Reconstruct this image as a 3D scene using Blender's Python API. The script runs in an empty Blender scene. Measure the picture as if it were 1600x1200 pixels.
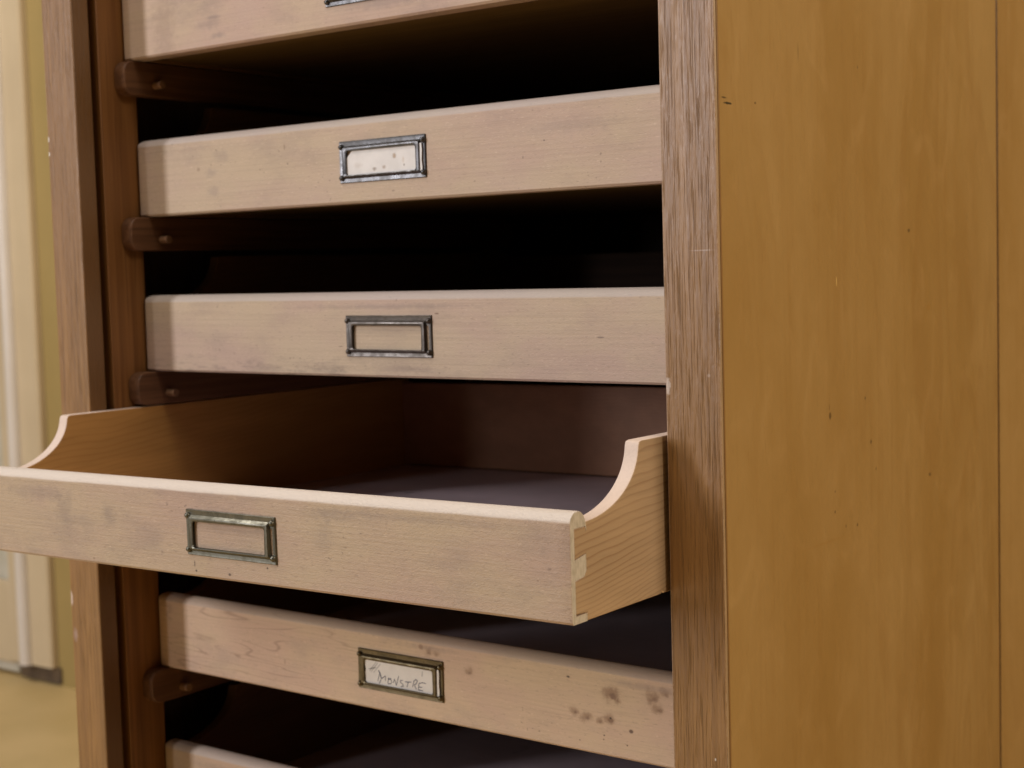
import bpy, bmesh, math, random
from mathutils import Vector, Matrix

scene = bpy.context.scene
COL = scene.collection
random.seed(7)

# ------------------------------------------------------------------ camera
cam_data = bpy.data.cameras.new("camera")
cam = bpy.data.objects.new("camera", cam_data)
COL.objects.link(cam)
ax_x = Vector((0.801708, 0.59703, -0.028622))
ax_y = Vector((-0.020075, 0.074753, 0.997))
ax_z = Vector((0.597379, -0.798728, 0.071915))
cam.matrix_world = Matrix(((ax_x.x, ax_y.x, ax_z.x, 1.013628),
                           (ax_x.y, ax_y.y, ax_z.y, -0.757118),
                           (ax_x.z, ax_y.z, ax_z.z, 0.016163),
                           (0, 0, 0, 1)))
cam_data.sensor_width = 36.0
cam_data.lens = 2397.061 / 1600 * 36.0
cam_data.clip_start = 0.02
cam_data.clip_end = 100
cam_data.dof.use_dof = True
cam_data.dof.focus_distance = 0.91
cam_data.dof.aperture_fstop = 11.0
scene.camera = cam

# ------------------------------------------------------------------ render settings
scene.cycles.use_denoising = True
scene.cycles.max_bounces = 8
scene.cycles.diffuse_bounces = 4
scene.view_settings.view_transform = 'Standard'
scene.view_settings.look = 'None'
scene.view_settings.exposure = 0.0
scene.view_settings.gamma = 1.0

# ------------------------------------------------------------------ light
world = bpy.data.worlds.new("World")
scene.world = world
world.use_nodes = True
bg = world.node_tree.nodes["Background"]
bg.inputs["Color"].default_value = (1.0, 0.78, 0.55, 1)
bg.inputs["Strength"].default_value = 0.018


def area(name, loc, target, sx, sy, power, col):
    l = bpy.data.lights.new(name, 'AREA')
    l.shape = 'RECTANGLE'
    l.size = sx
    l.size_y = sy
    l.energy = power
    l.color = col
    o = bpy.data.objects.new(name, l)
    COL.objects.link(o)
    o.location = loc
    d = Vector(target) - Vector(loc)
    o.rotation_euler = d.to_track_quat('-Z', 'Y').to_euler()
    return o


def polar(az, el, dist, c=(0.32, 0.0, 0.0)):
    a, e = math.radians(az), math.radians(el)
    return (c[0] - math.sin(a) * math.cos(e) * dist, c[1] - math.cos(a) * math.cos(e) * dist, c[2] + math.sin(e) * dist)


area("window_light", polar(17, 15, 4.0), (0.32, 0, 0), 0.20, 2.1, 17.5, (0.97, 0.95, 1.0))
area("window_light", polar(36, 15, 4.0), (0.32, 0, 0), 0.34, 2.1, 91, (0.94, 0.94, 1.0))
area("overhead_light", (0.25, -1.2, 2.1), (0.3, -0.1, 0), 1.0, 0.6, 20, (1.0, 0.93, 0.88))
area("overhead_light", (-1.5, -0.35, 2.0), (-1.3, 0.3, -0.5), 0.6, 0.6, 19, (1.0, 0.95, 0.90))  # added fill to brighten the background, no lamp known there
area("right_fill", (3.0, 0.10, 1.6), (0.6, 0.15, 0.0), 1.3, 0.8, 62, (1.0, 0.88, 0.72))  # added warm fill from the right for the side panel


# ------------------------------------------------------------------ node helper
class NT:
    def __init__(self, name):
        self.m = bpy.data.materials.new(name)
        self.m.use_nodes = True
        self.t = self.m.node_tree
        self.b = self.t.nodes["Principled BSDF"]
        tc = self.t.nodes.new("ShaderNodeTexCoord")
        self.obj = tc.outputs["Object"]

    def link(self, a, b):
        self.t.links.new(a, b)

    def put(self, sock, v):
        if isinstance(v, bpy.types.NodeSocket):
            self.link(v, sock)
        elif isinstance(v, (tuple, list)) and len(v) == 3 and sock.type == 'RGBA':
            sock.default_value = (*v, 1)
        else:
            sock.default_value = v

    def vm(self, op, a, b=None):
        n = self.t.nodes.new("ShaderNodeVectorMath")
        n.operation = op
        self.put(n.inputs[0], a)
        if b is not None:
            self.put(n.inputs[1], b)
        return n.outputs["Value"] if op in ('LENGTH', 'DOT_PRODUCT') else n.outputs["Vector"]

    def ma(self, op, a, b=0.0, c=None, clamp=False):
        n = self.t.nodes.new("ShaderNodeMath")
        n.operation = op
        n.use_clamp = clamp
        self.put(n.inputs[0], a)
        self.put(n.inputs[1], b)
        if c is not None:
            self.put(n.inputs[2], c)
        return n.outputs[0]

    def coords(self, scale=(1, 1, 1), offset=(0, 0, 0), rnd=True):
        v = self.obj
        if rnd:
            oi = self.t.nodes.new("ShaderNodeObjectInfo")
            r = self.vm('MULTIPLY', (3.1, 2.3, 5.7), (1, 1, 1))
            n = self.t.nodes.new("ShaderNodeVectorMath")
            n.operation = 'SCALE'
            self.link(r, n.inputs[0])
            self.link(oi.outputs["Random"], n.inputs["Scale"])
            v = self.vm('ADD', v, n.outputs["Vector"])
        v = self.vm('ADD', v, offset)
        return self.vm('MULTIPLY', v, scale)

    def noise(self, vec, scale=1.0, detail=3.0, rough=0.55, dist=0.0):
        n = self.t.nodes.new("ShaderNodeTexNoise")
        self.link(vec, n.inputs["Vector"])
        n.inputs["Scale"].default_value = scale
        n.inputs["Detail"].default_value = detail
        n.inputs["Roughness"].default_value = rough
        n.inputs["Distortion"].default_value = dist
        return n.outputs["Fac"]

    def rng(self, v, a, b, c=0.0, d=1.0, smooth=True):
        n = self.t.nodes.new("ShaderNodeMapRange")
        n.interpolation_type = 'SMOOTHSTEP' if smooth else 'LINEAR'
        self.put(n.inputs["Value"], v)
        n.inputs["From Min"].default_value = a
        n.inputs["From Max"].default_value = b
        n.inputs["To Min"].default_value = c
        n.inputs["To Max"].default_value = d
        return n.outputs["Result"]

    def mix(self, f, a, b, mode='MIX'):
        n = self.t.nodes.new("ShaderNodeMix")
        n.data_type = 'RGBA'
        n.blend_type = mode
        self.put(n.inputs["Factor"], f)
        self.put(n.inputs[6], a)
        self.put(n.inputs[7], b)
        return n.outputs[2]

    def facing(self, axis):
        """the object-space normal of the real face, one axis"""
        geo = self.t.nodes.new("ShaderNodeNewGeometry")
        vt = self.t.nodes.new("ShaderNodeVectorTransform")
        vt.vector_type = 'NORMAL'
        vt.convert_from = 'WORLD'
        vt.convert_to = 'OBJECT'
        self.link(geo.outputs["True Normal"], vt.inputs[0])
        sx = self.t.nodes.new("ShaderNodeSeparateXYZ")
        self.link(vt.outputs[0], sx.inputs[0])
        return sx.outputs[axis]

    def bump(self, h, strength, dist, normal=None):
        n = self.t.nodes.new("ShaderNodeBump")
        n.inputs["Strength"].default_value = strength
        n.inputs["Distance"].default_value = dist
        self.put(n.inputs["Height"], h)
        if normal is not None:
            self.link(normal, n.inputs["Normal"])
        return n.outputs["Normal"]

    def sep(self):
        n = self.t.nodes.new("ShaderNodeSeparateXYZ")
        self.link(self.obj, n.inputs[0])
        return n.outputs

    def spots(self, col, items, mask=(1, 0, 1), warp_scale=220.0):
        """worn marks, knots, dents and painted edge shade: (centre, radii, colour, strength, softness, warp)"""
        wn = self.noise(self.obj, warp_scale, 3, 0.6)
        wn = self.ma('SUBTRACT', wn, 0.5)
        for (c, r, cc, st, soft, warp) in items:
            d = self.vm('SUBTRACT', self.obj, c)
            d = self.vm('MULTIPLY', d, tuple(mask[i] / r[i] if mask[i] else 0.0 for i in range(3)))
            l = self.vm('LENGTH', d)
            l = self.ma('MULTIPLY_ADD', wn, warp, l)
            f = self.rng(l, 1.0, 1.0 - soft, 0.0, st)
            col = self.mix(f, col, cc)
        return col

    def out(self, col=None, rough=None, normal=None, **kw):
        b = self.b
        if col is not None:
            self.put(b.inputs["Base Color"], col)
        if rough is not None:
            self.put(b.inputs["Roughness"], rough)
        if normal is not None:
            self.link(normal, b.inputs["Normal"])
        for k, v in kw.items():
            b.inputs[k.replace("_", " ")].default_value = v
        return self.m


H = 0.0546          # face height of a drawer front up to its round nose
HALF = 0.2587       # half its width


# ------------------------------------------------------------------ materials
def front_material(name, tint=(1, 1, 1), nose=(0.50, 0.44, 0.40), nose_amt=0.6, spots=(), dirt=0.5, bottom=0.0, figure=0.0, rip=0.3):
    n = NT(name)
    s = n.sep()
    broad = n.noise(n.coords((7, 7, 16)), 1.0, 4, 0.6)
    c = n.mix(n.rng(broad, 0.35, 0.65), (0.500, 0.352, 0.268), (0.525, 0.398, 0.268))
    cloud = n.noise(n.coords((16, 16, 34), (1, 0, 3)), 1.0, 5, 0.62)
    c = n.mix(n.rng(cloud, 0.48, 0.74, 0, 0.55 * dirt), c, (0.30, 0.235, 0.20))
    lines = n.noise(n.coords((9, 9, 620), (0, 0, 2)), 1.0, 3, 0.6, 0.2)
    c = n.mix(n.rng(lines, 0.42, 0.72, 0, 0.22), c, (0.33, 0.24, 0.17))
    fleck = n.noise(n.coords((240, 240, 900), (2, 0, 5)), 1.0, 2, 0.5)
    c = n.mix(n.rng(fleck, 0.58, 0.76, 0, 0.5), c, (0.34, 0.245, 0.18))
    if figure:
        fv = n.noise(n.coords((4.5, 4.5, 48), (4, 0, 1)), 1.0, 2, 0.5, 0.45)
        fw = n.ma('PINGPONG', n.ma('MULTIPLY', fv, 9.0), 0.5)
        msk = n.noise(n.coords((14, 14, 30), (8, 0, 1)), 1.0, 2)
        f = n.ma('MULTIPLY', n.ma('MULTIPLY', n.rng(fw, 0.10, 0.0), n.rng(msk, 0.42, 0.6, 0, figure)), n.rng(s['X'], 0.02, -0.10, 0.25, 1.0))
        c = n.mix(f, c, (0.20, 0.125, 0.085))
    lf = n.noise(n.coords((260, 260, 1100), (9, 0, 5)), 1.0, 2, 0.5)
    c = n.mix(n.rng(lf, 0.62, 0.76, 0, 0.5), c, (0.68, 0.53, 0.39))
    speck = n.noise(n.coords((300, 300, 420), (7, 1, 2)), 1.0, 1, 0.5)
    patch = n.noise(n.coords((18, 18, 30), (3, 1, 9)), 1.0, 2)
    c = n.mix(n.ma('MULTIPLY', n.rng(speck, 0.69, 0.78), n.rng(patch, 0.5, 0.62, 0, 0.5)), c, (0.16, 0.11, 0.08))
    if bottom:
        low = n.rng(s['Z'], 0.020, 0.003)
        smut = n.noise(n.coords((45, 45, 190), (1, 3, 3)), 1.0, 5, 0.7)
        left = n.rng(s['X'], 0.10, -0.08, 0.15, 1.0)
        f = n.ma('MULTIPLY', n.ma('MULTIPLY', low, left), n.rng(smut, 0.46, 0.66, 0, bottom))
        c = n.mix(f, c, (0.13, 0.10, 0.085))
    # handled nose along the top
    nn = n.noise(n.coords((30, 30, 200), (5, 5, 1)), 1.0, 4, 0.6)
    zedge = n.ma('MULTIPLY_ADD', nn, 0.0014, s['Z'])
    f = n.rng(zedge, H + 0.0004, H + 0.0018, 0, nose_amt)
    c = n.mix(f, c, nose)
    if spots:
        c = n.spots(c, spots, warp_scale=150.0)
    c = n.mix(1.0, c, tint, 'MULTIPLY')
    rp = n.noise(n.coords((520, 520, 900), (2, 2, 2)), 1.0, 3, 0.6, 1.2)
    bmp = n.bump(n.ma('ADD', rp, n.ma('MULTIPLY', lines, 0.6)), rip, 0.0009)
    r = n.rng(cloud, 0.3, 0.8, 0.50, 0.66, False)
    return n.out(c, r, bmp, Specular_IOR_Level=0.35)


def side_material(name, base=(0.50, 0.335, 0.185), late=(0.30, 0.17, 0.085), cut=None, inner=None):
    n = NT(name)
    s = n.sep()
    warp = n.noise(n.coords((22, 7, 16), (0, 1, 0)), 1.0, 3, 0.5)
    tilt = n.ma('MULTIPLY_ADD', s['Y'], -0.11, s['Z'])
    # rings wide at the top and tight toward the bottom, as a flat-sawn board shows
    q = n.ma('MULTIPLY_ADD', n.ma('MULTIPLY', tilt, tilt), -2.6, n.ma('MULTIPLY', tilt, 0.62))
    ph = n.ma('ADD', n.ma('MULTIPLY', q, 620.0), n.ma('MULTIPLY', warp, 5.0))
    saw = n.ma('FRACT', ph)
    line = n.ma('MULTIPLY', n.rng(saw, 0.55, 0.93), n.rng(saw, 1.0, 0.94))
    vari = n.noise(n.coords((40, 9, 60), (0, 0, 4)), 1.0, 2)
    c = n.mix(n.rng(vari, 0.3, 0.7), base, tuple(v * 0.86 for v in base))
    c = n.mix(n.ma('MULTIPLY', line, n.rng(vari, 0.3, 0.7, 0.30, 0.72)), c, late)
    fib = n.noise(n.coords((500, 25, 700), (2, 0, 0)), 1.0, 3, 0.6)
    c = n.mix(n.rng(fib, 0.45, 0.75, 0, 0.28), c, tuple(v * 0.62 for v in base))
    if cut:
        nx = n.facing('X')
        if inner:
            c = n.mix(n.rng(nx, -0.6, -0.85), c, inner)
        f = n.rng(n.ma('ABSOLUTE', nx), 0.72, 0.5)
        cc = n.mix(n.rng(fib, 0.4, 0.75, 0, 0.3), cut, tuple(v * 0.8 for v in cut))
        c = n.mix(f, c, cc)
    bmp = n.bump(fib, 0.25, 0.0005)
    return n.out(c, 0.55, bmp, Specular_IOR_Level=0.35)


def endgrain_material():
    n = NT("end_grain_wood")
    a = n.noise(n.coords((500, 500, 160)), 1.0, 3, 0.6)
    c = n.mix(n.rng(a, 0.35, 0.7), (0.52, 0.455, 0.37), (0.39, 0.335, 0.26))
    return n.out(c, 0.7, n.bump(a, 0.25, 0.0005), Specular_IOR_Level=0.25)


def post_material(name, a=(0.305, 0.158, 0.050), b=(0.222, 0.110, 0.033), spots=(), bump=0.55, rough=0.36, pore_amt=0.5, inner=None):
    n = NT(name)
    st = n.noise(n.coords((330, 330, 3.5)), 1.0, 5, 0.66, 0.3)
    c = n.mix(n.rng(st, 0.34, 0.66), a, b)
    wide = n.noise(n.coords((85, 85, 2.6), (1, 0, 0)), 1.0, 3, 0.55, 0.4)
    c = n.mix(n.rng(wide, 0.44, 0.74, 0, 0.24), c, tuple(v * 0.70 for v in b))
    pore = n.noise(n.coords((1300, 1300, 32), (3, 0, 2)), 1.0, 2, 0.5)
    pm = n.rng(pore, 0.54, 0.72)
    c = n.mix(n.ma('MULTIPLY', pm, pore_amt), c, tuple(v * 0.40 for v in b))
    pale = n.noise(n.coords((900, 900, 22), (6, 0, 2)), 1.0, 2, 0.5)
    c = n.mix(n.rng(pale, 0.56, 0.76, 0, 0.25), c, tuple(min(1, v * 1.35) for v in a))
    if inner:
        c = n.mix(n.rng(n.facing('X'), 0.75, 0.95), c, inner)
    if spots:
        c = n.spots(c, spots, warp_scale=500)
    lump = n.noise(n.coords((420, 420, 130), (3, 3, 3)), 1.0, 4, 0.65, 0.8)
    h = n.ma('MULTIPLY_ADD', pm, -0.7, n.ma('MULTIPLY_ADD', lump, 0.45, n.ma('MULTIPLY', st, 0.8)))
    r = n.rng(lump, 0.3, 0.7, rough - 0.06, rough + 0.12, False)
    return n.out(c, r, n.bump(h, bump, 0.0009), Specular_IOR_Level=0.5, Coat_Weight=0.15, Coat_Roughness=0.3)


def amber_material(spots=()):
    n = NT("amber_varnished_wood")
    broad = n.noise(n.coords((7, 7, 2.2)), 1.0, 4, 0.55, 0.8)
    c = n.mix(n.rng(broad, 0.32, 0.68), (0.345, 0.205, 0.070), (0.300, 0.167, 0.047))
    # cathedral figure: iso-lines of a long stretched field
    fld = n.noise(n.coords((3.0, 6.5, 1.15), (2, 1, 0)), 1.0, 2.5, 0.45, 0.7)
    ring = n.ma('FRACT', n.ma('MULTIPLY', fld, 17.0))
    ln = n.ma('MULTIPLY', n.rng(ring, 0.30, 0.90), n.rng(ring, 1.0, 0.91))
    pres = n.noise(n.coords((6, 6, 2.0), (8, 1, 3)), 1.0, 2)
    c = n.mix(n.ma('MULTIPLY', ln, n.rng(pres, 0.38, 0.66, 0.03, 0.20)), c, (0.235, 0.110, 0.024))
    fine = n.noise(n.coords((170, 170, 5.5), (0, 0, 2)), 1.0, 4, 0.6, 0.5)
    c = n.mix(n.rng(fine, 0.50, 0.75, 0, 0.20), c, (0.25, 0.122, 0.028))
    mott = n.noise(n.coords((38, 38, 20), (0, 5, 2)), 1.0, 4, 0.6, 1.0)
    c = n.mix(n.rng(mott, 0.50, 0.75, 0, 0.16), c, (0.48, 0.30, 0.12))
    c = n.mix(n.rng(mott, 0.48, 0.28, 0, 0.14), c, (0.24, 0.12, 0.03))
    pores = n.noise(n.coords((900, 900, 70), (1, 0, 7)), 1.0, 1, 0.5)
    c = n.mix(n.rng(pores, 0.66, 0.78, 0, 0.22), c, (0.20, 0.095, 0.02))
    if spots:
        c = n.spots(c, spots, mask=(0, 1, 1), warp_scale=300)
    rip = n.noise(n.coords((40, 40, 14), (2, 0, 1)), 1.0, 3, 0.5, 0.5)
    nrm = n.bump(n.ma('MULTIPLY_ADD', rip, 1.0, n.ma('MULTIPLY', fine, 0.12)), 0.14, 0.003)
    r = n.rng(mott, 0.3, 0.7, 0.34, 0.46, False)
    return n.out(c, r, nrm, Specular_IOR_Level=0.45)


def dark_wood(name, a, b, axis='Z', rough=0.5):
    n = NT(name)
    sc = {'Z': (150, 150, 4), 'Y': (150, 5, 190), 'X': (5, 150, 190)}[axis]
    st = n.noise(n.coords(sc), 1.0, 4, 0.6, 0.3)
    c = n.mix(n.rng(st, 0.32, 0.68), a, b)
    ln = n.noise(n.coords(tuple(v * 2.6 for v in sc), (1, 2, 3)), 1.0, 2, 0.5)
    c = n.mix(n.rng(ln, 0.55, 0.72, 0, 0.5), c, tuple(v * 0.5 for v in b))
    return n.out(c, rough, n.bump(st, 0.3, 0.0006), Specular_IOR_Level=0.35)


def liner_material():
    n = NT("grey_liner_board")
    a = n.noise(n.coords((18, 18, 18)), 1.0, 5, 0.65)
    c = n.mix(n.rng(a, 0.3, 0.7), (0.70, 0.545, 0.565), (0.60, 0.465, 0.48))
    st = n.noise(n.coords((4, 300, 10), (1, 1, 1)), 1.0, 2, 0.5)
    c = n.mix(n.rng(st, 0.5, 0.75, 0, 0.3), c, (0.52, 0.41, 0.44))
    stain = n.noise(n.coords((30, 14, 10), (4, 1, 1)), 1.0, 3, 0.6)
    c = n.mix(n.rng(stain, 0.66, 0.76, 0, 0.35), c, (0.09, 0.07, 0.07))
    return n.out(c, 0.42, n.bump(a, 0.1, 0.001), Specular_IOR_Level=0.5)


def metal_material(name, col, col2, rough=0.34):
    n = NT(name)
    a = n.noise(n.coords((160, 160, 160)), 1.0, 4, 0.65)
    c = n.mix(n.rng(a, 0.35, 0.7), col, col2)
    b = n.noise(n.coords((600, 600, 600), (1, 1, 1)), 1.0, 2)
    c = n.mix(n.rng(b, 0.62, 0.74, 0, 0.6), c, tuple(v * 0.3 for v in col2))
    r = n.rng(a, 0.3, 0.75, rough - 0.08, rough + 0.16, False)
    return n.out(c, r, n.bump(b, 0.15, 0.0003), Metallic=0.92)


def paper_material(name, col, spots=()):
    n = NT(name)
    a = n.noise(n.coords((90, 90, 90)), 1.0, 4, 0.6)
    c = n.mix(n.rng(a, 0.3, 0.75), col, tuple(v * 0.9 for v in col))
    if spots:
        c = n.spots(c, spots, warp_scale=600)
    return n.out(c, 0.75, n.bump(a, 0.1, 0.0003), Specular_IOR_Level=0.3)


def paint_material(name, col, col2, scale=8.0, rough=0.5, bumpd=0.002):
    n = NT(name)
    a = n.noise(n.coords((scale, scale, scale * 0.6)), 1.0, 4, 0.6)
    c = n.mix(n.rng(a, 0.3, 0.7), col, col2)
    return n.out(c, rough, n.bump(a, 0.3, bumpd), Specular_IOR_Level=0.4)


def plain(name, col, rough=0.7):
    n = NT(name)
    a = n.noise(n.coords((400, 400, 400)), 1.0, 2)
    return n.out(n.mix(n.rng(a, 0.3, 0.7), col, tuple(v * 0.85 for v in col)), rough)


# ------------------------------------------------------------------ mesh helpers
def finish(name, bm, mat, parent=None, angle=32, bevel=0.0, seg=2):
    bmesh.ops.remove_doubles(bm, verts=bm.verts, dist=1e-6)
    bmesh.ops.recalc_face_normals(bm, faces=bm.faces)
    me = bpy.data.meshes.new(name)
    bm.to_mesh(me)
    bm.free()
    me.materials.append(mat)
    return link(name, me, parent, angle, bevel, seg)


def link(name, me, parent=None, angle=32, bevel=0.0, seg=2):
    me.polygons.foreach_set("use_smooth", [True] * len(me.polygons))
    me.set_sharp_from_angle(angle=math.radians(angle))
    o = bpy.data.objects.new(name, me)
    COL.objects.link(o)
    if parent:
        o.parent = parent
    if bevel:
        b = o.modifiers.new("edge", 'BEVEL')
        b.width = bevel
        b.segments = seg
        b.limit_method = 'ANGLE'
        b.angle_limit = math.radians(40)
    return o


def add_box(bm, lo, hi):
    vs = [bm.verts.new((x, y, z)) for x in (lo[0], hi[0]) for y in (lo[1], hi[1]) for z in (lo[2], hi[2])]
    for f in ((0, 1, 3, 2), (4, 6, 7, 5), (0, 4, 5, 1), (2, 3, 7, 6), (0, 2, 6, 4), (1, 5, 7, 3)):
        bm.faces.new([vs[i] for i in f])


def box(name, lo, hi, mat, parent=None, bevel=0.0006):
    bm = bmesh.new()
    add_box(bm, lo, hi)
    return finish(name, bm, mat, parent, bevel=bevel)


def prism_bm(pts, axis, lo, hi):
    """extrude a closed 2D outline; axis X: pts are (y,z); axis Z: pts are (x,y)"""
    bm = bmesh.new()

    def mk(t):
        return [bm.verts.new((t, p[0], p[1]) if axis == 'X' else (p[0], p[1], t)) for p in pts]
    a, b = mk(lo), mk(hi)
    bm.faces.new(a)
    bm.faces.new(b[::-1])
    k = len(pts)
    for i in range(k):
        bm.faces.new((a[i], b[i], b[(i + 1) % k], a[(i + 1) % k]))
    return bm


def tube_bm(bm, pts, r, n=8):
    rings = []
    for i, p in enumerate(pts):
        p = Vector(p)
        d = (Vector(pts[min(i + 1, len(pts) - 1)]) - Vector(pts[max(i - 1, 0)])).normalized()
        u = d.cross(Vector((0.3, 0.2, 0.9))).normalized()
        w = d.cross(u)
        rings.append([bm.verts.new(p + (u * math.cos(2 * math.pi * k / n) + w * math.sin(2 * math.pi * k / n)) * r) for k in range(n)])
    for a, b in zip(rings, rings[1:]):
        for k in range(n):
            bm.faces.new((a[k], a[(k + 1) % n], b[(k + 1) % n], b[k]))
    bm.faces.new(rings[0][::-1])
    bm.faces.new(rings[-1])


def empty(name, loc=(0, 0, 0), rot=(0, 0, 0)):
    o = bpy.data.objects.new(name, None)
    o.empty_display_size = 0.05
    COL.objects.link(o)
    o.location = loc
    o.rotation_euler = rot
    return o


def tag(o, label=None, cat=None, group=None, kind=None):
    if label:
        o["label"] = label
    if cat:
        o["category"] = cat
    if group:
        o["group"] = group
    if kind:
        o["kind"] = kind
    return o


# ------------------------------------------------------------------ the room behind
FLOOR = -0.734
m_floor = paint_material("tan_floor", (0.66, 0.47, 0.21), (0.58, 0.41, 0.17), 5.0, 0.45)
m_wall = paint_material("olive_paint", (0.35, 0.245, 0.085), (0.315, 0.22, 0.073), 6.0, 0.55)
m_case = paint_material("cream_paint", (0.57, 0.45, 0.285), (0.53, 0.415, 0.26), 9.0, 0.35)
m_door = paint_material("off_white_paint", (0.56, 0.52, 0.42), (0.44, 0.40, 0.30), 22.0, 0.5, 0.006)
m_gap = paint_material("dark_gap_shade", (0.13, 0.085, 0.045), (0.06, 0.04, 0.025), 20.0, 0.8)

box_f = box("floor", (-6, -6, FLOOR - 0.1), (6, 6, FLOOR), m_floor, bevel=0)
tag(box_f, "tan yellow floor below the cabinet", None, None, "structure")
bm = bmesh.new()
add_box(bm, (-1.3835, 1.0, FLOOR), (4.0, 1.12, 2.2))
wall = tag(finish("wall", bm, m_wall, bevel=0), "olive yellow painted wall behind the cabinet", None, None, "structure")

case = tag(empty("door_casing", (-1.43, 1.0, FLOOR)), "cream painted door casing with rounded bead, left behind the cabinet", "door casing")


def cp(x, y):
    return (x + 1.43, y - 1.0)


pts = [cp(-1.505, 1.03), cp(-1.505, 0.985), cp(-1.474, 0.983)]
pts += [cp(-1.438, 0.983), cp(-1.388, 0.984), cp(-1.384, 0.988), cp(-1.384, 1.03)]
finish("moulding", prism_bm(pts, 'Z', 0.036, 2.6), m_case, case, angle=40)
bead = []
for k in range(0, 11):
    a = math.pi - k * math.pi / 10
    bead.append(cp(-1.456 + 0.0145 * math.cos(a), 0.9828 - 0.0145 * math.sin(a)))
m_bead = paint_material("highlight_paint", (0.66, 0.585, 0.50), (0.62, 0.545, 0.455), 12.0, 0.3)  # window highlight on the bead painted in as a whiter colour
bd = finish("bead", prism_bm(bead, 'Z', 0.036, 2.6), m_bead, case, angle=40)
tag(bd, "rounded bead running up the casing, its highlight painted whiter")
b = box("gap_shade", (-0.066, -0.004, 0.005), (0.056, -0.0005, 0.035), m_gap, case, bevel=0)  # thin dark slab stands in for the shaded gap
tag(b, "dark strip standing in for the shaded gap under the casing")

door = tag(empty("door", (-1.92, 1.0, FLOOR)), "off white door panel at the far left edge", "door")
box("door_leaf", (-0.42, 0.0, 0.008), (0.412, 0.035, 2.6), m_door, door, 0.003)
box("door_rail", (-0.42, -0.012, 0.03), (0.412, 0.0, 0.19), m_case, door, 0.003)

# ------------------------------------------------------------------ cabinet
XR = 0.5576
W = 0.0362
XO = XR + W          # outer right face
chip = (0.62, 0.52, 0.44)
m_post_r = post_material("walnut_stained_oak", spots=[
    ((0.559, 0, -0.051), (0.0022, 1, 0.0065), chip, 0.7, 0.5, 1.0),
    ((0.5855, 0, -0.2655), (0.0006, 1, 0.0011), (0.7, 0.66, 0.6), 1.0, 0.5, 0.2),
    ((0.5855, 0, -0.2715), (0.0005, 1, 0.0009), (0.7, 0.66, 0.6), 1.0, 0.5, 0.2),
    ((0.583, 0, 0.026), (0.010, 1, 0.0005), (0.42, 0.30, 0.22), 0.8, 0.6, 0.4),
    ((0.5576, 0, 0.0), (0.0011, 1, 9.0), (0.50, 0.36, 0.26), 0.5, 0.6, 1.6),
    ((0.5938, 0, 0.0), (0.0008, 1, 9.0), (0.50, 0.36, 0.22), 0.5, 0.6, 1.6),
    ((0.586, 0, -0.0445), (0.0015, 1, 0.0013), (0.42, 0.30, 0.22), 0.7, 0.6, 0.6),
], bump=0.6, rough=0.36)
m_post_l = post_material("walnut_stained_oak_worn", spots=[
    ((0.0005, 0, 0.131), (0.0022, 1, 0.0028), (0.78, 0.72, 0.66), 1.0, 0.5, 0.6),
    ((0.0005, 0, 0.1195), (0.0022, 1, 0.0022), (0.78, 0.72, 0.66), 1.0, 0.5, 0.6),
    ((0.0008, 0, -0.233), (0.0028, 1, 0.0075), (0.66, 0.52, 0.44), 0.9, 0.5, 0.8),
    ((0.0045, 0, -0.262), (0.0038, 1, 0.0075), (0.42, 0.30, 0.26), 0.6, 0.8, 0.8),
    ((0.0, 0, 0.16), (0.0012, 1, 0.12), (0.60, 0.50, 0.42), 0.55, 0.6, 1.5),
], bump=0.4, rough=0.42, inner=(0.165, 0.078, 0.024))  # inner: side face coloured darker to stand in for shade

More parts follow.
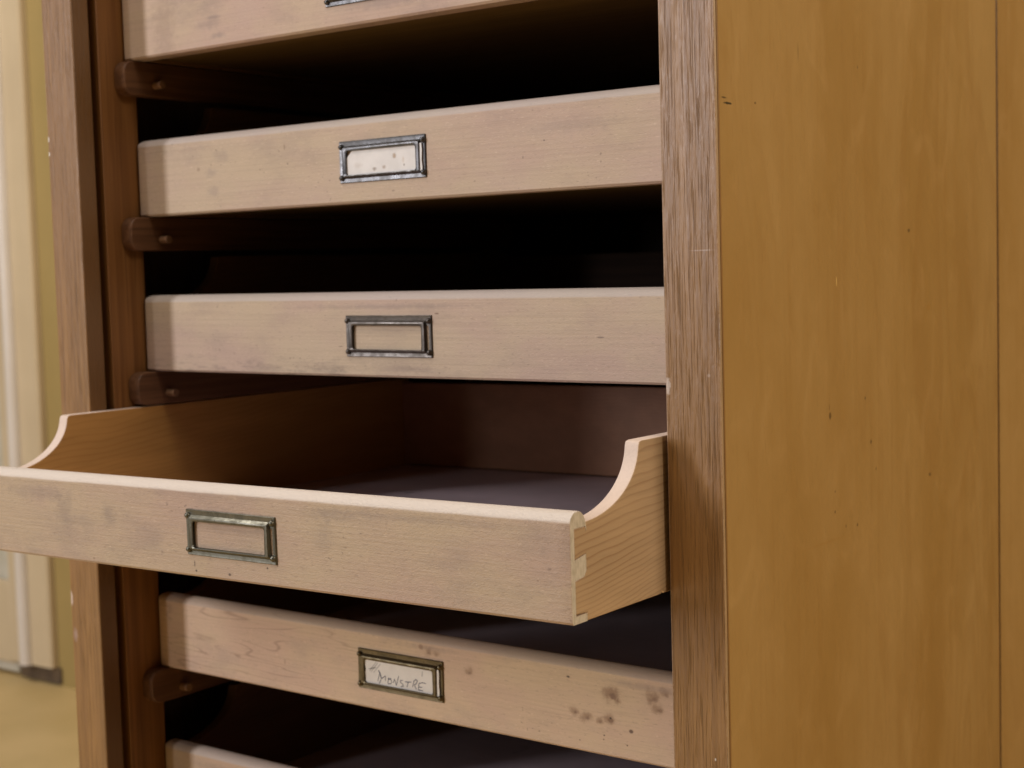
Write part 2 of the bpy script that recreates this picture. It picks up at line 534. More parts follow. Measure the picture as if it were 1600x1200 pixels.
dk = (0.045, 0.022, 0.008)
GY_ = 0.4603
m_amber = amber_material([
    ((0, 0.0091, 0.1107), (1, 0.0036, 0.0007), (0.05, 0.03, 0.012), 0.8, 0.6, 0.8),
    ((0, 0.0134, 0.1078), (1, 0.0062, 0.0009), (0.03, 0.02, 0.010), 0.95, 0.5, 0.8),
    ((0, 0.0463, 0.1102), (1, 0.0018, 0.0009), dk, 0.58, 0.5, 0.4),
    ((0, 0.1027, 0.1452), (1, 0.0012, 0.0085), dk, 0.32, 0.8, 0.4),
    ((0, 0.2716, 0.0381), (1, 0.0028, 0.0016), dk, 0.65, 0.5, 0.4),
    ((0, 0.1405, -0.080), (1, 0.0024, 0.0030), dk, 0.65, 0.5, 0.5),
    ((0, 0.1397, -0.0745), (1, 0.0012, 0.0030), dk, 0.36, 0.7, 0.5),
    ((0, 0.1948, -0.073), (1, 0.0016, 0.0015), dk, 0.58, 0.5, 0.4),
    ((0, 0.2033, -0.103), (1, 0.0019, 0.0019), dk, 0.61, 0.5, 0.4),
    ((0, 0.2111, -0.122), (1, 0.0014, 0.0013), dk, 0.50, 0.5, 0.4),
    ((0, 0.3063, -0.1376), (1, 0.0028, 0.0018), dk, 0.61, 0.5, 0.4),
    ((0, 0.1465, -0.1291), (1, 0.0012, 0.0012), dk, 0.54, 0.5, 0.4),
    ((0, 0.1461, -0.1423), (1, 0.0014, 0.0013), dk, 0.58, 0.5, 0.4),
    ((0, 0.1801, -0.1557), (1, 0.0016, 0.0014), dk, 0.61, 0.5, 0.4),
    ((0, 0.1622, -0.1539), (1, 0.0012, 0.0014), dk, 0.50, 0.5, 0.4),
    ((0, 0.1526, 0.005), (1, 0.0010, 0.0040), (0.62, 0.42, 0.16), 0.7, 0.6, 0.4),
    ((0, 0.1890, 0.1433), (1, 0.0014, 0.0011), dk, 0.43, 0.5, 0.4),
    ((0, 0.1300, -0.1600), (1, 0.055, 0.0012), (0.30, 0.15, 0.03), 0.4, 0.9, 0.8),
    ((0, 0.3067, -0.0167), (1, 0.0075, 0.0035), (0.30, 0.145, 0.025), 0.45, 0.9, 0.9),
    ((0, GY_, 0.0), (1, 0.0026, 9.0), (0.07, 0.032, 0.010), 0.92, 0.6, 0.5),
    ((0, GY_ - 0.007, 0.0), (1, 0.0075, 9.0), (0.24, 0.115, 0.035), 0.55, 0.9, 0.6),  # shading of the rounded board edge painted in beside the joint
    ((0, 0.0022, 0.0), (1, 0.0024, 9.0), (0.20, 0.095, 0.03), 0.75, 0.5, 0.5),
])
m_stile = dark_wood("red_brown_stile_wood", (0.250, 0.108, 0.030), (0.170, 0.068, 0.016))
m_rail = dark_wood("brown_rail_wood", (0.165, 0.076, 0.034), (0.105, 0.045, 0.019), 'Y')
m_peg = dark_wood("peg_wood", (0.27, 0.145, 0.075), (0.19, 0.10, 0.05), 'X')
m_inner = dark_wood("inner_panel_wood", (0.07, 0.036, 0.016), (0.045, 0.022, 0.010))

cab = tag(empty("cabinet", (XO / 2, 0.3, FLOOR)),
          "tall wooden drawer cabinet with brown oak posts and amber varnished side", "cabinet")
CX, CY, CZ = cab.location


def cabpart(o):
    # parts are modelled in world metres; put the cabinet's base between
    o.parent = cab
    o.matrix_parent_inverse = Matrix.Translation((-CX, -CY, -CZ))
    return o


TOP = 0.42
PT = 0.0165        # post thickness
# left post, front corner lightly rounded
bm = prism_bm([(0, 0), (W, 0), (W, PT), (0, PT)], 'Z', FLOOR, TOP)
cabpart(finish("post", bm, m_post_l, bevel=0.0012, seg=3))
# right post: laps over the front edge of the side panel
bm = prism_bm([(XR, 0), (XO, 0), (XO, 0.0022), (XO - 0.0155, 0.0022), (XO - 0.0155, PT), (XR, PT)], 'Z', FLOOR, TOP)
cabpart(finish("post", bm, m_post_r, bevel=0.0007, seg=2))
# side panels
GY = 0.4600
bm = prism_bm([(XO - 0.0150, 0.0026), (XO, 0.0026), (XO, GY - 0.0130), (XO - 0.0004, GY - 0.0095), (XO - 0.0013, GY - 0.0060), (XO - 0.0025, GY - 0.0030), (XO - 0.0036, GY - 0.0012), (XO - 0.0070, GY - 0.0010), (XO - 0.0070, GY), (XO - 0.0150, GY)], 'Z', FLOOR, TOP)
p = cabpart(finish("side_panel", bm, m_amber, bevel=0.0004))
tag(p, "amber varnished side panel with a few dark dents")
bm = prism_bm([(XO - 0.0150, GY + 0.0003), (XO - 0.0070, GY + 0.0003), (XO - 0.0070, GY + 0.0009), (XO - 0.0034, GY + 0.0012), (XO - 0.0024, GY + 0.0030), (XO - 0.0024, 0.72), (XO - 0.0150, 0.72)], 'Z', FLOOR, TOP)
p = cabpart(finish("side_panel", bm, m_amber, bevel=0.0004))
tag(p, "amber board behind the joint line at the rear")
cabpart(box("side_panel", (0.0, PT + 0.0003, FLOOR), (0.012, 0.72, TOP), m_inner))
# inner stiles that carry the rails
SY0, SY1 = 0.0238, 0.0600
cabpart(box("stile", (0.0123, SY0, FLOOR), (W, SY1, TOP - 0.021), m_stile, bevel=0.0008))
cabpart(box("stile", (0.0123, 0.50, FLOOR), (W, 0.536, TOP - 0.021), m_stile))
cabpart(box("stile", (XR, SY0, FLOOR), (XO - 0.0155, SY1, TOP - 0.021), m_stile, bevel=0.0008))
cabpart(box("stile", (XR, 0.50, FLOOR), (XO - 0.0155, 0.536, TOP - 0.021), m_stile))
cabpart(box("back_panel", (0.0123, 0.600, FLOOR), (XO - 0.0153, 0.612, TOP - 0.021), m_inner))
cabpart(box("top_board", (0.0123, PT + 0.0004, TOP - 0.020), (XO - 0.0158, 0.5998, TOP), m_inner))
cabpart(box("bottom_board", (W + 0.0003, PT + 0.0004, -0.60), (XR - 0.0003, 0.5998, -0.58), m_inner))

# ------------------------------------------------------------------ drawers
DCX = 0.29691
YD = 0.05627
DEPTH = 0.475
SIDE_T = 0.0096
STOP = 0.0914       # height of the tray sides
m_metal = metal_material("pewter_metal", (0.120, 0.105, 0.094), (0.082, 0.070, 0.060), 0.36)
m_brass = metal_material("tarnished_brass", (0.150, 0.118, 0.068), (0.100, 0.078, 0.042), 0.40)
m_bright = metal_material("bright_worn_metal", (0.115, 0.112, 0.113), (0.075, 0.070, 0.066), 0.32)
m_steel = metal_material("grey_green_metal", (0.150, 0.142, 0.112), (0.105, 0.098, 0.072), 0.36)
m_side = side_material("pine_side_wood", (0.43, 0.288, 0.165), (0.245, 0.14, 0.072), cut=(0.72, 0.56, 0.45), inner=(0.15, 0.075, 0.032))  # inner face colour darkened to cut bounced light in the trays
m_sideL = side_material("pine_side_wood_inner", (0.50, 0.255, 0.070), (0.38, 0.175, 0.042), cut=(0.72, 0.56, 0.45))
m_back = side_material("pine_back_wood", (0.40, 0.195, 0.105), (0.30, 0.14, 0.07))
m_side_shade = side_material("shaded_tray_side_wood", (0.21, 0.105, 0.042), (0.14, 0.066, 0.025), cut=(0.16, 0.085, 0.042))  # darker copies for the closed trays, interior shade put into the colour
m_back_shade = dark_wood("shaded_tray_back_wood", (0.13, 0.062, 0.026), (0.09, 0.042, 0.017), 'X')
m_liner_shade = dark_wood("shaded_tray_board", (0.15, 0.085, 0.045), (0.11, 0.06, 0.03), 'X')
m_bottom = dark_wood("bottom_board_wood", (0.20, 0.12, 0.045), (0.15, 0.085, 0.03), 'X')
m_liner = liner_material()
m_end = endgrain_material()

gr = (0.25, 0.195, 0.17)
br = (0.17, 0.085, 0.045)
bk = (0.06, 0.04, 0.03)


def knot(x, z, r, st=0.85):
    return [((x, 0, z), (r * 1.6, 1, r * 1.35), (0.33, 0.225, 0.15), st * 0.55, 0.95, 0.9),
            ((x, 0, z), (r * 1.15, 1, r * 0.95), (0.22, 0.13, 0.072), st * 0.65, 0.9, 2.6),
            ((x + r * 0.2, 0, z - r * 0.2), (r * 0.55, 1, r * 0.4), (0.14, 0.075, 0.05), st * 0.6, 0.9, 3.0)]


def dot(x, z, r=0.0011, st=0.8, col=bk, rz=None):
    return [((x, 0, z), (r, 1, rz or r * 0.8), col, st, 0.6, 0.5)]


def smudge(x, z, rx, rz, st=0.35, col=gr):
    return [((x, 0, z), (rx, 1, rz), col, st, 0.95, 1.2)]


SP1 = smudge(-0.21, 0.02, 0.02, 0.05, 0.35, (0.24, 0.16, 0.11)) + smudge(-0.16, 0.017, 0.02, 0.006) + smudge(-0.15, 0.008, 0.012, 0.003, 0.5) + \
    smudge(-0.155, 0.022, 0.012, 0.002, 0.5) + smudge(0.02, 0.012, 0.06, 0.006, 0.4)
SP2 = dot(0.1397, 0.0323, 0.0008, 0.8) + dot(0.1225, 0.0224, 0.0006, 0.5, bk, 0.0014) + dot(-0.0917, 0.0319, 0.0012, 0.45) + \
    dot(-0.0943, 0.0442, 0.0009, 0.45, br, 0.003) + smudge(-0.1621, 0.0416, 0.012, 0.008, 0.25) + smudge(-0.1735, 0.0302, 0.010, 0.005, 0.3) + \
    smudge(-0.172, 0.0156, 0.010, 0.006, 0.3) + dot(-0.1877, 0.0335, 0.0025, 0.35, br) + smudge(0.16, 0.04, 0.05, 0.008, 0.2)
SP3 = dot(0.0454, 0.0449, 0.0026, 0.75, br, 0.0007) + dot(0.1795, 0.0293, 0.0040, 0.55, bk, 0.0007) + dot(-0.045, 0.0215, 0.0030, 0.5, bk, 0.0005) + \
    smudge(-0.06, 0.0047, 0.03, 0.005, 0.3, (0.16, 0.12, 0.10)) + smudge(-0.12, 0.0045, 0.02, 0.004, 0.3, (0.16, 0.12, 0.10)) + \
    smudge(0.0, 0.0500, 0.12, 0.003, 0.35) + smudge(-0.175, 0.025, 0.02, 0.012, 0.2) + smudge(0.02, 0.006, 0.04, 0.003, 0.25, (0.16, 0.12, 0.10))
SP4 = dot(-0.1341, 0.0036, 0.0014, 0.6, (0.22, 0.13, 0.08)) + dot(-0.0322, 0.0040, 0.0012, 0.8) + dot(-0.0015, 0.0042, 0.0016, 0.75) + \
    dot(0.0323, 0.0112, 0.0011, 0.8) + dot(-0.0335, 0.0085, 0.0009, 0.6, bk, 0.003) + dot(0.041, 0.0135, 0.0010, 0.5) + \
    smudge(-0.1163, 0.0345, 0.012, 0.012, 0.42) + smudge(-0.1638, 0.036, 0.014, 0.014, 0.35) + smudge(-0.19, 0.046, 0.05, 0.009, 0.35) + \
    smudge(-0.0782, 0.022, 0.02, 0.014, 0.25) + smudge(0.085, 0.048, 0.03, 0.006, 0.35) + smudge(0.0802, 0.034, 0.012, 0.016, 0.25) + \
    smudge(0.15, 0.05, 0.12, 0.0035, 0.30) + smudge(-0.165, 0.018, 0.02, 0.014, 0.25)
SP5 = knot(0.1811, 0.0415, 0.0075, 1.0) + knot(0.1516, 0.0265, 0.0042, 0.8) + knot(0.1611, 0.0237, 0.0050, 0.85) + \
    knot(0.1791, 0.0255, 0.0050, 0.9) + knot(0.1715, 0.0226, 0.0028, 0.7) + knot(0.2124, 0.0442, 0.0066, 0.85) + \
    knot(0.2156, 0.0370, 0.0045, 0.8) + knot(0.2215, 0.0480, 0.0045, 0.6) + knot(0.0638, 0.0400, 0.0040, 0.8) + \
    dot(0.1800, 0.0258, 0.0012, 0.95) + dot(0.1955, 0.0195, 0.0022, 0.9, (0.10, 0.06, 0.045)) + dot(0.1472, 0.0485, 0.0018, 0.9, bk, 0.0009) + \
    dot(0.1748, 0.0136, 0.0009) + dot(0.1924, 0.0098, 0.0009) + dot(0.1743, 0.0108, 0.0009, 0.6) + dot(0.1556, 0.0074, 0.0008, 0.6) + \
    knot(0.0274, 0.0494, 0.0040, 0.6) + knot(0.0344, 0.0494, 0.0032, 0.5) + smudge(0.03, 0.052, 0.04, 0.003, 0.4) + \
    smudge(0.205, 0.05, 0.05, 0.003, 0.4) + dot(0.021, 0.0520, 0.003, 0.5, br) + dot(-0.115, 0.0228, 0.0014, 0.3, br, 0.003)
SP6 = smudge(-0.2, 0.048, 0.03, 0.006, 0.3)


def scoop_profile():
    """outline of a tray side board, lap-joint notches at the front"""
    pts = [(0.0152, 0.0), (DEPTH - 0.382, 0.0), (DEPTH - 0.3815, 0.0016), (DEPTH - 0.380, 0.0016), (DEPTH - 0.3795, 0.0), (DEPTH, 0.0), (DEPTH, STOP)]
    # quarter-ellipse scoop down to the back of the front board
    n = 22
    y0, z0, a, b = 0.0130, STOP, 0.0588, 0.0375
    pts.append((y0 + a + 0.0035, STOP))
    for k in range(n + 1):
        t = (k / n) * math.radians(88)
        yy = y0 + a * math.cos(t)
        zz = z0 - b * math.sin(t) ** 0.96
        if k == 0:
            yy, zz = y0 + a + 0.0008, STOP - 0.0006
        pts.append((yy, zz))
    pts += [(0.0150, 0.0513), (0.0043, 0.0513), (0.0043, 0.0346), (0.0154, 0.0366), (0.0154, 0.0275), (0.0130, 0.0245),
            (0.0043, 0.0231), (0.0043, 0.0050), (0.0152, 0.0046)]
    return pts


SIDE = scoop_profile()


def nose_pts():
    r = []
    for k in range(13):
        a = math.radians(150 - k * 13.2)
        r.append((0.0074 + 0.0085 * math.cos(a), H - 0.0045 + 0.0105 * math.sin(a)))
    return r


NOSE = nose_pts()
FRONT_TOP = [(0.0, 0.0015), (0.0, 0.028), (0.0, H - 0.0004)] + NOSE
# back line from the nose down; (full section, lapped end section)
BACK = [((0.0148, 0.0515), (0.0148, 0.0515)), ((0.0148, 0.0514), (0.0041, 0.0514)), ((0.0148, 0.0345), (0.0041, 0.0345)),
        ((0.0148, 0.0344), (0.0151, 0.0364)), ((0.0148, 0.0275), (0.0151, 0.0276)), ((0.0148, 0.0250), (0.0127, 0.0246)),
        ((0.0148, 0.0232), (0.0041, 0.0233)), ((0.0148, 0.0042), (0.0041, 0.0042)), ((0.0148, 0.0041), (0.0148, 0.0043)),
        ((0.0148, 0.0), (0.0148, 0.0))]


def front_board(parent, mat):
    def section(end, e=0.0, drop=0.0):
        pts = []
        for (y, z) in FRONT_TOP:
            zz = min(z, H + 0.006 - drop) if z > H - 0.001 else z
            pts.append((max(y, e), max(zz, 0.0015 + e * 0.5)))
        for a, b in BACK:
            pts.append(b if end else a)
        pts.append((0.0015, 0.0))
        return pts
    xin = HALF - SIDE_T
    secs = [(-HALF, section(True, 0.0012, 0.0034)), (-HALF + 0.0006, section(True, 0.0005, 0.0020)), (-HALF + 0.0018, section(True, 0.0, 0.0008)),
            (-HALF + 0.0034, section(True)), (-xin, section(True)), (-xin, section(False))]
    nx = 10
    for k in range(1, nx):
        secs.append((-xin + 2 * xin * k / nx, section(False)))
    secs += [(xin, section(False)), (xin, section(True)), (HALF - 0.0007, section(True)), (HALF, section(True, 0.0004, 0.0004))]
    bm = bmesh.new()
    rings = [[bm.verts.new((x, y, z)) for (y, z) in s] for x, s in secs]
    k = len(rings[0])
    for a, b in zip(rings, rings[1:]):
        for i in range(k):
            bm.faces.new((a[i], a[(i + 1) % k], b[(i + 1) % k], b[i]))
    f0 = bm.faces.new(rings[0][::-1])
    f1 = bm.faces.new(rings[-1])
    f0.material_index = f1.material_index = 1
    # the sliver ring just inside the right end shows end grain too
    bmesh.ops.recalc_face_normals(bm, faces=bm.faces)
    me = bpy.data.meshes.new("front_board")
    bm.to_mesh(me)
    bm.free()
    me.materials.append(mat)
    me.materials.append(m_end)
    return link("front_board", me, parent, 30)


def rrect(hw, hh, r, n=5, cx=0.0, cz=0.0, right=None):
    pts = []
    xr_ = hw if right is None else right
    for (sx, sz, a0) in ((1, 1, 0), (-1, 1, 90), (-1, -1, 180), (1, -1, 270)):
        ox = (xr_ - r) if sx > 0 else -(hw - r)
        for k in range(n + 1):
            a = math.radians(a0 + 90 * k / n)
            pts.append((cx + ox + r * math.cos(a), cz + sz * (hh - r) + r * math.sin(a)))
    return pts


def ring_loft(bm, rings):
    """rings: list of (pts2d, y) closed loops -> strip"""
    vs = [[bm.verts.new((x, y, z)) for (x, z) in p] for p, y in rings]
    k = len(vs[0])
    for a, b in zip(vs, vs[1:]):
        for i in range(k):
            bm.faces.new((a[i], a[(i + 1) % k], b[(i + 1) % k], b[i]))


HX, HZ = 0.0012, 0.0291


def jitter(pts, amt, seed):
    rnd = random.Random(seed)
    ph = [rnd.uniform(0, 6) for _ in range(4)]
    return [(x + amt * math.sin(z * 400 + ph[0]), z + amt * math.sin(x * 90 + ph[1]) + amt * 0.5 * math.sin(x * 210 + ph[2])) for x, z in pts]


def label_holder(parent, mat, seed=1):
    bm = bmesh.new()
    J = lambda p: jitter(p, 0.00022, seed)
    o = [J(rrect(0.0400, 0.01475, 0.0006, 5, HX, HZ)), J(rrect(0.0396, 0.01435, 0.0006, 5, HX, HZ))]
    inn = J(rrect(0.0330, 0.0085, 0.0006, 5, HX, HZ - 0.001, right=0.0375))
    mid = J(rrect(0.0384, 0.0132, 0.0006, 5, HX, HZ))
    ring_loft(bm, [(o[0], -0.0000), (o[0], -0.0007), (o[1], -0.0011), (mid, -0.0009), (inn, -0.0009), (inn, -0.0002)])
    # raised card channel
    a0 = J(rrect(0.0372, 0.0117, 0.0010, 5, HX - 0.0004, HZ - 0.0003, right=0.0358))
    a1 = J(rrect(0.0356, 0.0101, 0.0012, 5, HX - 0.0004, HZ - 0.0003, right=0.0350))
    a2 = J(rrect(0.0334, 0.0095, 0.0016, 5, HX - 0.0004, HZ - 0.0006, right=0.0334))
    a3 = J(rrect(0.0324, 0.0086, 0.0019, 5, HX - 0.0004, HZ - 0.0010, right=0.0324))
    a4 = J(rrect(0.0322, 0.0084, 0.0019, 5, HX - 0.0004, HZ - 0.0010, right=0.0322))
    ring_loft(bm, [(a0, -0.0008), (a1, -0.0029), (a2, -0.0031), (a3, -0.0027), (a4, -0.0020), (a3, -0.0018), (a2, -0.0021)])
    h = finish("label_holder", bm, mat, parent, angle=24)
    for sx, sz in ((-1, 1), (1, 1), (1, -1), (-1, -1)):
        rb = bmesh.new()
        cx, cz = HX + sx * 0.0378, HZ + sz * 0.0108 - (0.0003 if sz < 0 else 0)
        ring_loft(rb, [([(cx + r * math.cos(t * math.pi / 6), cz + r * math.sin(t * math.pi / 6)) for t in range(12)], y)
                       for r, y in ((0.0021, -0.0009), (0.0020, -0.0019), (0.0015, -0.0028), (0.0008, -0.0032), (0.0001, -0.0033))])
        finish("rivet", rb, mat, h, angle=60)
    return h


LABELS = [
    "uppermost drawer in view, cut off by the top of the photo, underside showing",
    "closed drawer whose holder has a white stained card with a clipped corner",
    "closed drawer at eye level with an empty dark label holder",
    "pulled out drawer with scooped sides and grey lined tray",
    "closed drawer with burl knots and a card reading MONSTRE",
    "lowest drawer in view, only its top left corner showing",
]
Z1, Z2, Z3, Z4, Z5 = 0.24725, 0.123627, 0.0, -0.11779, -0.242391
TOPS = [Z1 - 0.001, Z2, Z3, Z4, Z5, -0.3648]
TILT = [-0.001487, -0.002075, -0.003631, 0.003574, -0.005187, -0.0045]
FM = [
    front_material("maple_front_smudged", (1.0, 0.97, 0.98), spots=SP1, dirt=0.8),
    front_material("maple_front_pale", spots=SP2, dirt=0.55),
    front_material("maple_front_grubby", spots=SP3, dirt=0.5, bottom=0.35),
    front_material("maple_front_clean_nose", (0.93, 0.92, 0.90), rip=0.65, nose=(0.76, 0.66, 0.57), nose_amt=0.95, spots=SP4, dirt=0.75),
    front_material("burl_front", (1.15, 1.12, 1.06), nose=(0.36, 0.28, 0.22), spots=SP5, dirt=0.7, figure=0.45),
    front_material("maple_front_low", (0.95, 0.9, 0.85), spots=SP6, dirt=0.6),
]
HM = [m_bright, m_bright, m_metal, m_steel, m_brass, m_metal]
drawers = []


def set_wood(o, mat):
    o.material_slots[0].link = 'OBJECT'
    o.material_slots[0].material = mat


side_l_bm = prism_bm(SIDE, 'X', -HALF + 0.0002, -HALF + SIDE_T)
side_r_bm = prism_bm(SIDE, 'X', HALF - SIDE_T, HALF - 0.0002)
shared = None
for i in range(6):
    pulled = (i == 3)
    y = -0.0996 if pulled else (YD - 0.009 if i == 0 else YD)   # the top one stands out a little
    d = tag(empty("drawer", (DCX, y, TOPS[i] - H), (0, -math.atan(TILT[i]), 0.00829 if pulled else 0.0)),
            LABELS[i], "drawer", "drawers in the cabinet")
    drawers.append(d)
    front_board(d, FM[i])
    if shared is None:
        sl = finish("side_board", side_l_bm, m_sideL, d, angle=25, bevel=0.0006)
        sr = finish("side_board", side_r_bm, m_side, d, angle=25, bevel=0.0006)
        bb = box("back_board", (-HALF + SIDE_T + 0.0001, DEPTH - 0.011, 0.0085), (HALF - SIDE_T - 0.0001, DEPTH - 0.0005, STOP - 0.004), m_back, d)
        bp = box("bottom_panel", (-HALF + SIDE_T + 0.0001, 0.0150, 0.0032), (HALF - SIDE_T - 0.0001, DEPTH - 0.0005, 0.0070), m_bottom, d, 0)
        ln = box("liner", (-HALF + SIDE_T + 0.0006, 0.0156, 0.0071), (HALF - SIDE_T - 0.0006, DEPTH - 0.0115, 0.0078), m_liner, d, 0)
        shared = (sl, sr, bb, bp, ln)
    else:
        for s in shared:
            c = s.copy()
            COL.objects.link(c)
            c.parent = d
    # closed trays take darker wood colours that stand in for their interior shade
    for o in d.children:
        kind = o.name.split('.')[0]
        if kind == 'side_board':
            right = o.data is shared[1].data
            set_wood(o, (m_side if right else m_sideL) if pulled else m_side_shade)
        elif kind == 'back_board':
            set_wood(o, m_back if pulled else m_back_shade)
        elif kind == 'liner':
            set_wood(o, m_liner if i >= 3 else m_liner_shade)
    if i != 5:
        label_holder(d, HM[i], i + 1)

# the rails the drawers run on, one at each side under every drawer, with a stop peg
RH, RN = 0.0265, 0.0385


def rail_outline(zt, y0, y1):
    r = 0.0088
    pts = []
    for (cy, cz, a0) in ((y0 + r, zt - r, 90), (y0 + r, zt - RH + r, 180)):
        for k in range(7):
            a = math.radians(a0 + 90 * k / 6)
            pts.append((cy + r * math.cos(a), cz + r * math.sin(a)))
    pts += [(y1, zt - RH), (y1, zt)]
    return pts


for i in range(6):
    zb = TOPS[i] - H
    for side in (-1, 1):
        zt = zb + TILT[i] * side * 0.254 - 0.0006
        if side < 0:
            x0, x1 = W + 0.0001, W + 0.0122
            px = (x1 - 0.001, x1 + 0.0092)
        else:
            x0, x1 = XR - 0.0122, XR - 0.0001
            px = (x0 + 0.001, x0 - 0.0092)
        rl = finish("support_rail", prism_bm(rail_outline(zt, RN, 0.54), 'X', x0, x1), m_rail, angle=30, bevel=0.0009)
        cabpart(rl)
        pb = bmesh.new()
        pz, py = zt - 0.0178, 0.0690
        tube_bm(pb, [(px[0], py, pz), (px[1] * 0.93 + px[0] * 0.07, py, pz), (px[1], py, pz)], 0.0031, 14)
        pg = finish("peg", pb, m_peg, angle=40)
        pg.parent = rl

# ------------------------------------------------------------------ cards in the holders
bs = (0.22, 0.13, 0.075)


def card(drawer, pts, mat, label):
    """a paper card standing in its holder; built about its own centre"""
    cx = sum(p[0] for p in pts) / len(pts)
    cz = sum(p[1] for p in pts) / len(pts)
    bm = bmesh.new()
    XB = 0.0345
    body = []
    for x, z in pts:
        body.append((min(x, XB), z))
    f = [bm.verts.new((x - HX, 0, z - HZ)) for x, z in body]
    g = [bm.verts.new((x - HX, 0.0004, z - HZ)) for x, z in body]
    bm.faces.new(f)
    bm.faces.new(g[::-1])
    k = len(pts)
    for i in range(k):
        bm.faces.new((f[i], g[i], g[(i + 1) % k], f[(i + 1) % k]))
    # the free right end curls outward through the slot
    idx = [i for i in range(k) if pts[i][0] > XB]
    rf = [bm.verts.new((pts[i][0] - HX, -0.0006, pts[i][1] - HZ)) for i in idx]
    rb = [bm.verts.new((pts[i][0] - HX, -0.0002, pts[i][1] - HZ)) for i in idx]
    for j in range(len(idx) - 1):
        a, b = idx[j], idx[j + 1]
        bm.faces.new((f[a], f[b], rf[j + 1], rf[j]))
        bm.faces.new((g[a], rb[j], rb[j + 1], g[b]))
        bm.faces.new((rf[j], rf[j + 1], rb[j + 1], rb[j]))
    o = finish("label_card", bm, mat, None, angle=30)
    bpy.context.view_layer.update()
    o.matrix_world = drawer.matrix_world @ Matrix.Translation((HX, -0.0014, HZ))
    tag(o, label, "label card", "paper cards in the label holders")
    return o


bpy.context.view_layer.update()
RX = HX + 0.0372
zt, zb = HZ + 0.0088, HZ - 0.0108


def right_edge(seed):
    rnd = random.Random(seed)
    return [(RX + 0.0002 * math.sin(k * 1.3) + rnd.uniform(-.0001, .0001), zb + 0.0008 + (zt - zb - 0.0008) * k / 8) for k in range(9)]


m_card1 = paper_material("white_paper_blank", (0.80, 0.80, 0.80))
m_card2 = paper_material("white_paper_stained", (0.80, 0.76, 0.72), [
    ((0.0120, 0, 0.0017), (0.0023, 1, 0.0026), (0.42, 0.30, 0.20), 0.8, 0.7, 0.6),
    ((-0.0066, 0, -0.0062), (0.0026, 1, 0.0018), (0.25, 0.18, 0.13), 0.75, 0.9, 1.0),
    ((0.0023, 0, -0.0055), (0.0024, 1, 0.0019), (0.33, 0.22, 0.14), 0.65, 0.9, 1.0),
    ((-0.0005, 0, 0.0089), (0.0014, 1, 0.0018), (0.40, 0.27, 0.12), 0.8, 0.7, 0.6),
    ((0.0207, 0, -0.0050), (0.0008, 1, 0.0010), (0.25, 0.18, 0.13), 0.8, 0.6, 0.5),
    ((0.0200, 0, -0.0015), (0.0016, 1, 0.0036), (0.62, 0.50, 0.38), 0.5, 0.9, 0.9),
    ((-0.0220, 0, -0.0030), (0.0060, 1, 0.0030), (0.60, 0.53, 0.46), 0.5, 0.9, 1.2),
])
m_card5 = paper_material("cream_paper", (0.76, 0.71, 0.64))
card(drawers[0], [(-0.0305, zb)] + right_edge(1) + [(-0.0305, zt)], m_card1, "blank white card in the topmost holder, only its lower edge showing")
card(drawers[1], [(-0.0318, zb)] + right_edge(2) + [(-0.0250, zt), (-0.0252, 0.0376), (-0.0318, 0.0316)], m_card2,
     "white card with brown stains and a clipped upper left corner")
c5 = card(drawers[4], [(-0.0312, zb)] + right_edge(3) + [(-0.0310, zt), (-0.0322, 0.0335), (-0.0313, 0.0312), (-0.0306, 0.0292), (-0.0318, 0.0270), (-0.0313, 0.024)],
          m_card5, "cream card with the word MONSTRE written in pen")

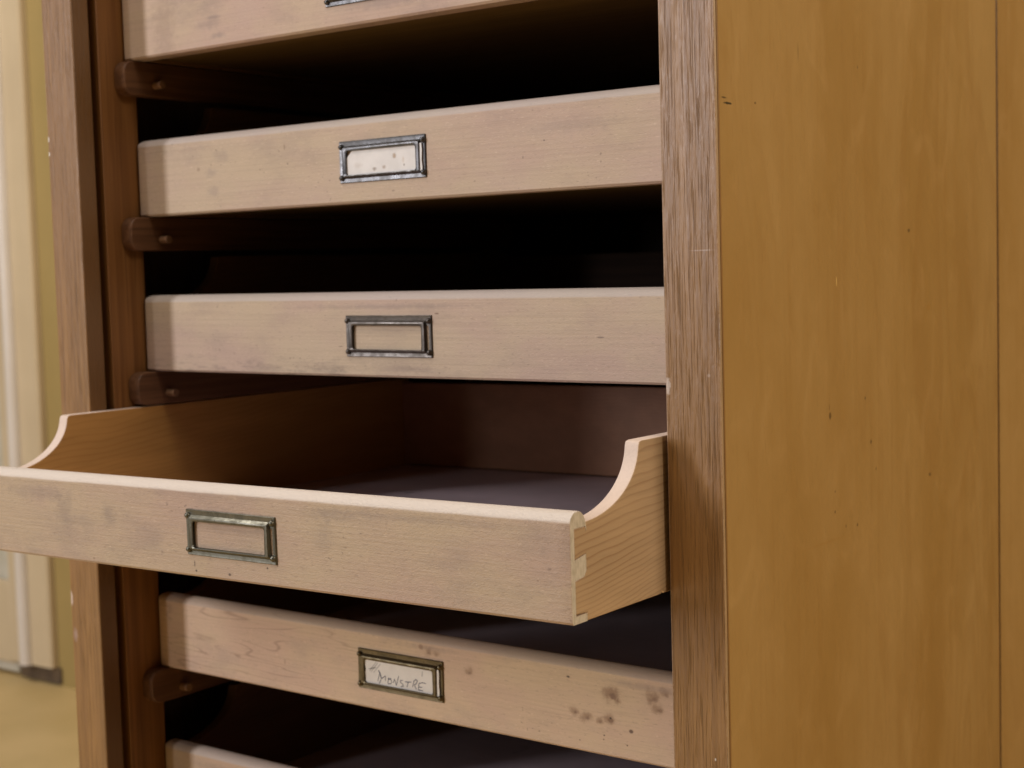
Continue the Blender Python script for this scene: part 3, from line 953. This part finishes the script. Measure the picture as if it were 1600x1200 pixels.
TXT = [[[-0.02061, 0.02217], [-0.0186, 0.0280]], [[-0.01951, 0.02968], [-0.01841, 0.02838], [-0.0170, 0.0242]], [[-0.0170, 0.0242], [-0.01321, 0.02671], [-0.01311, 0.02321]], [[-0.0176, 0.0233], [-0.0193, 0.0203]], [[-0.01061, 0.02542], [-0.00771, 0.02564]], [[-0.01061, 0.02542], [-0.01041, 0.02432], [-0.01101, 0.02242], [-0.01051, 0.02142], [-0.00841, 0.02173], [-0.00741, 0.02274], [-0.00770, 0.02480], [-0.01041, 0.02470]], [[-0.00571, 0.02285], [-0.00461, 0.02575], [-0.00291, 0.02146], [-0.00051, 0.02827]], [[0.00319, 0.02579], [0.00129, 0.02568], [0.00099, 0.02418], [0.00329, 0.02299], [0.00369, 0.0218], [0.00149, 0.02098]], [[0.00569, 0.02521], [0.01109, 0.02563]], [[0.00849, 0.02522], [0.00719, 0.02181]], [[0.01399, 0.02715], [0.01239, 0.02254]], [[0.01349, 0.02665], [0.01539, 0.02826], [0.01699, 0.02756], [0.01619, 0.02566], [0.01409, 0.02405], [0.01579, 0.02126]], [[0.02459, 0.0265], [0.02229, 0.02689], [0.01849, 0.02597], [0.01759, 0.02117], [0.02159, 0.02099]], [[0.01799, 0.02317], [0.02119, 0.02329]]]
PEN = [[[-0.02831, 0.02843], [-0.02161, 0.03596]], [[-0.02681, 0.02794], [-0.02021, 0.03547]], [[-0.02441, 0.02785], [-0.01781, 0.03468]], [[-0.02921, 0.02982], [-0.02231, 0.03166]], [[0.02129, 0.03139], [0.02189, 0.03469]]]


def strokes(name, lines, width, mat, parent, y, heavy=()):
    bm = bmesh.new()
    for li, pts in enumerate(lines):
        # the pen lines were measured in holder coordinates
        P = [Vector((x, y, z - HZ)) for x, z in pts]
        w = width * (1.7 if li in heavy else 1.0)
        for i in range(len(P) - 1):
            p, q = P[i], P[i + 1]
            d = (q - p).normalized()
            nrm = Vector((-d.z, 0, d.x)) * (w * 0.5)
            lift = Vector((0, -0.000004 * (li + i), 0))
            p, q = p - d * w * 0.3 + lift, q + d * w * 0.3 + lift
            bm.faces.new([bm.verts.new(v) for v in (p + nrm, p - nrm, q - nrm * 0.85, q + nrm * 0.85)])
    return finish(name, bm, mat, parent)


m_ink = plain("blue_grey_ink", (0.075, 0.075, 0.11))
m_pencil = plain("pale_pencil", (0.53, 0.50, 0.46))
strokes("handwriting", TXT, 0.0006, m_ink, c5, -0.00006, heavy=(1,))
for ln_ in PEN:
    strokes("pencil_mark", [ln_], 0.0009, m_pencil, c5, -0.00005)

# ------------------------------------------------------------------ a thread of lint on the liner
m_lint = plain("pale_lint", (0.62, 0.58, 0.56))
bm = bmesh.new()
tube_bm(bm, [(0, 0, 0.0004), (-0.0015, 0.004, 0.001), (-0.0022, 0.010, 0.002), (-0.004, 0.0135, 0.0034), (-0.0052, 0.0125, 0.0042)], 0.00022, 6)
lint = finish("lint_thread", bm, m_lint)
tag(lint, "short pale thread lying on the grey liner of the pulled out drawer", "thread")
lint.matrix_world = drawers[3].matrix_world @ Matrix.Translation((0.150, 0.093, 0.0078))
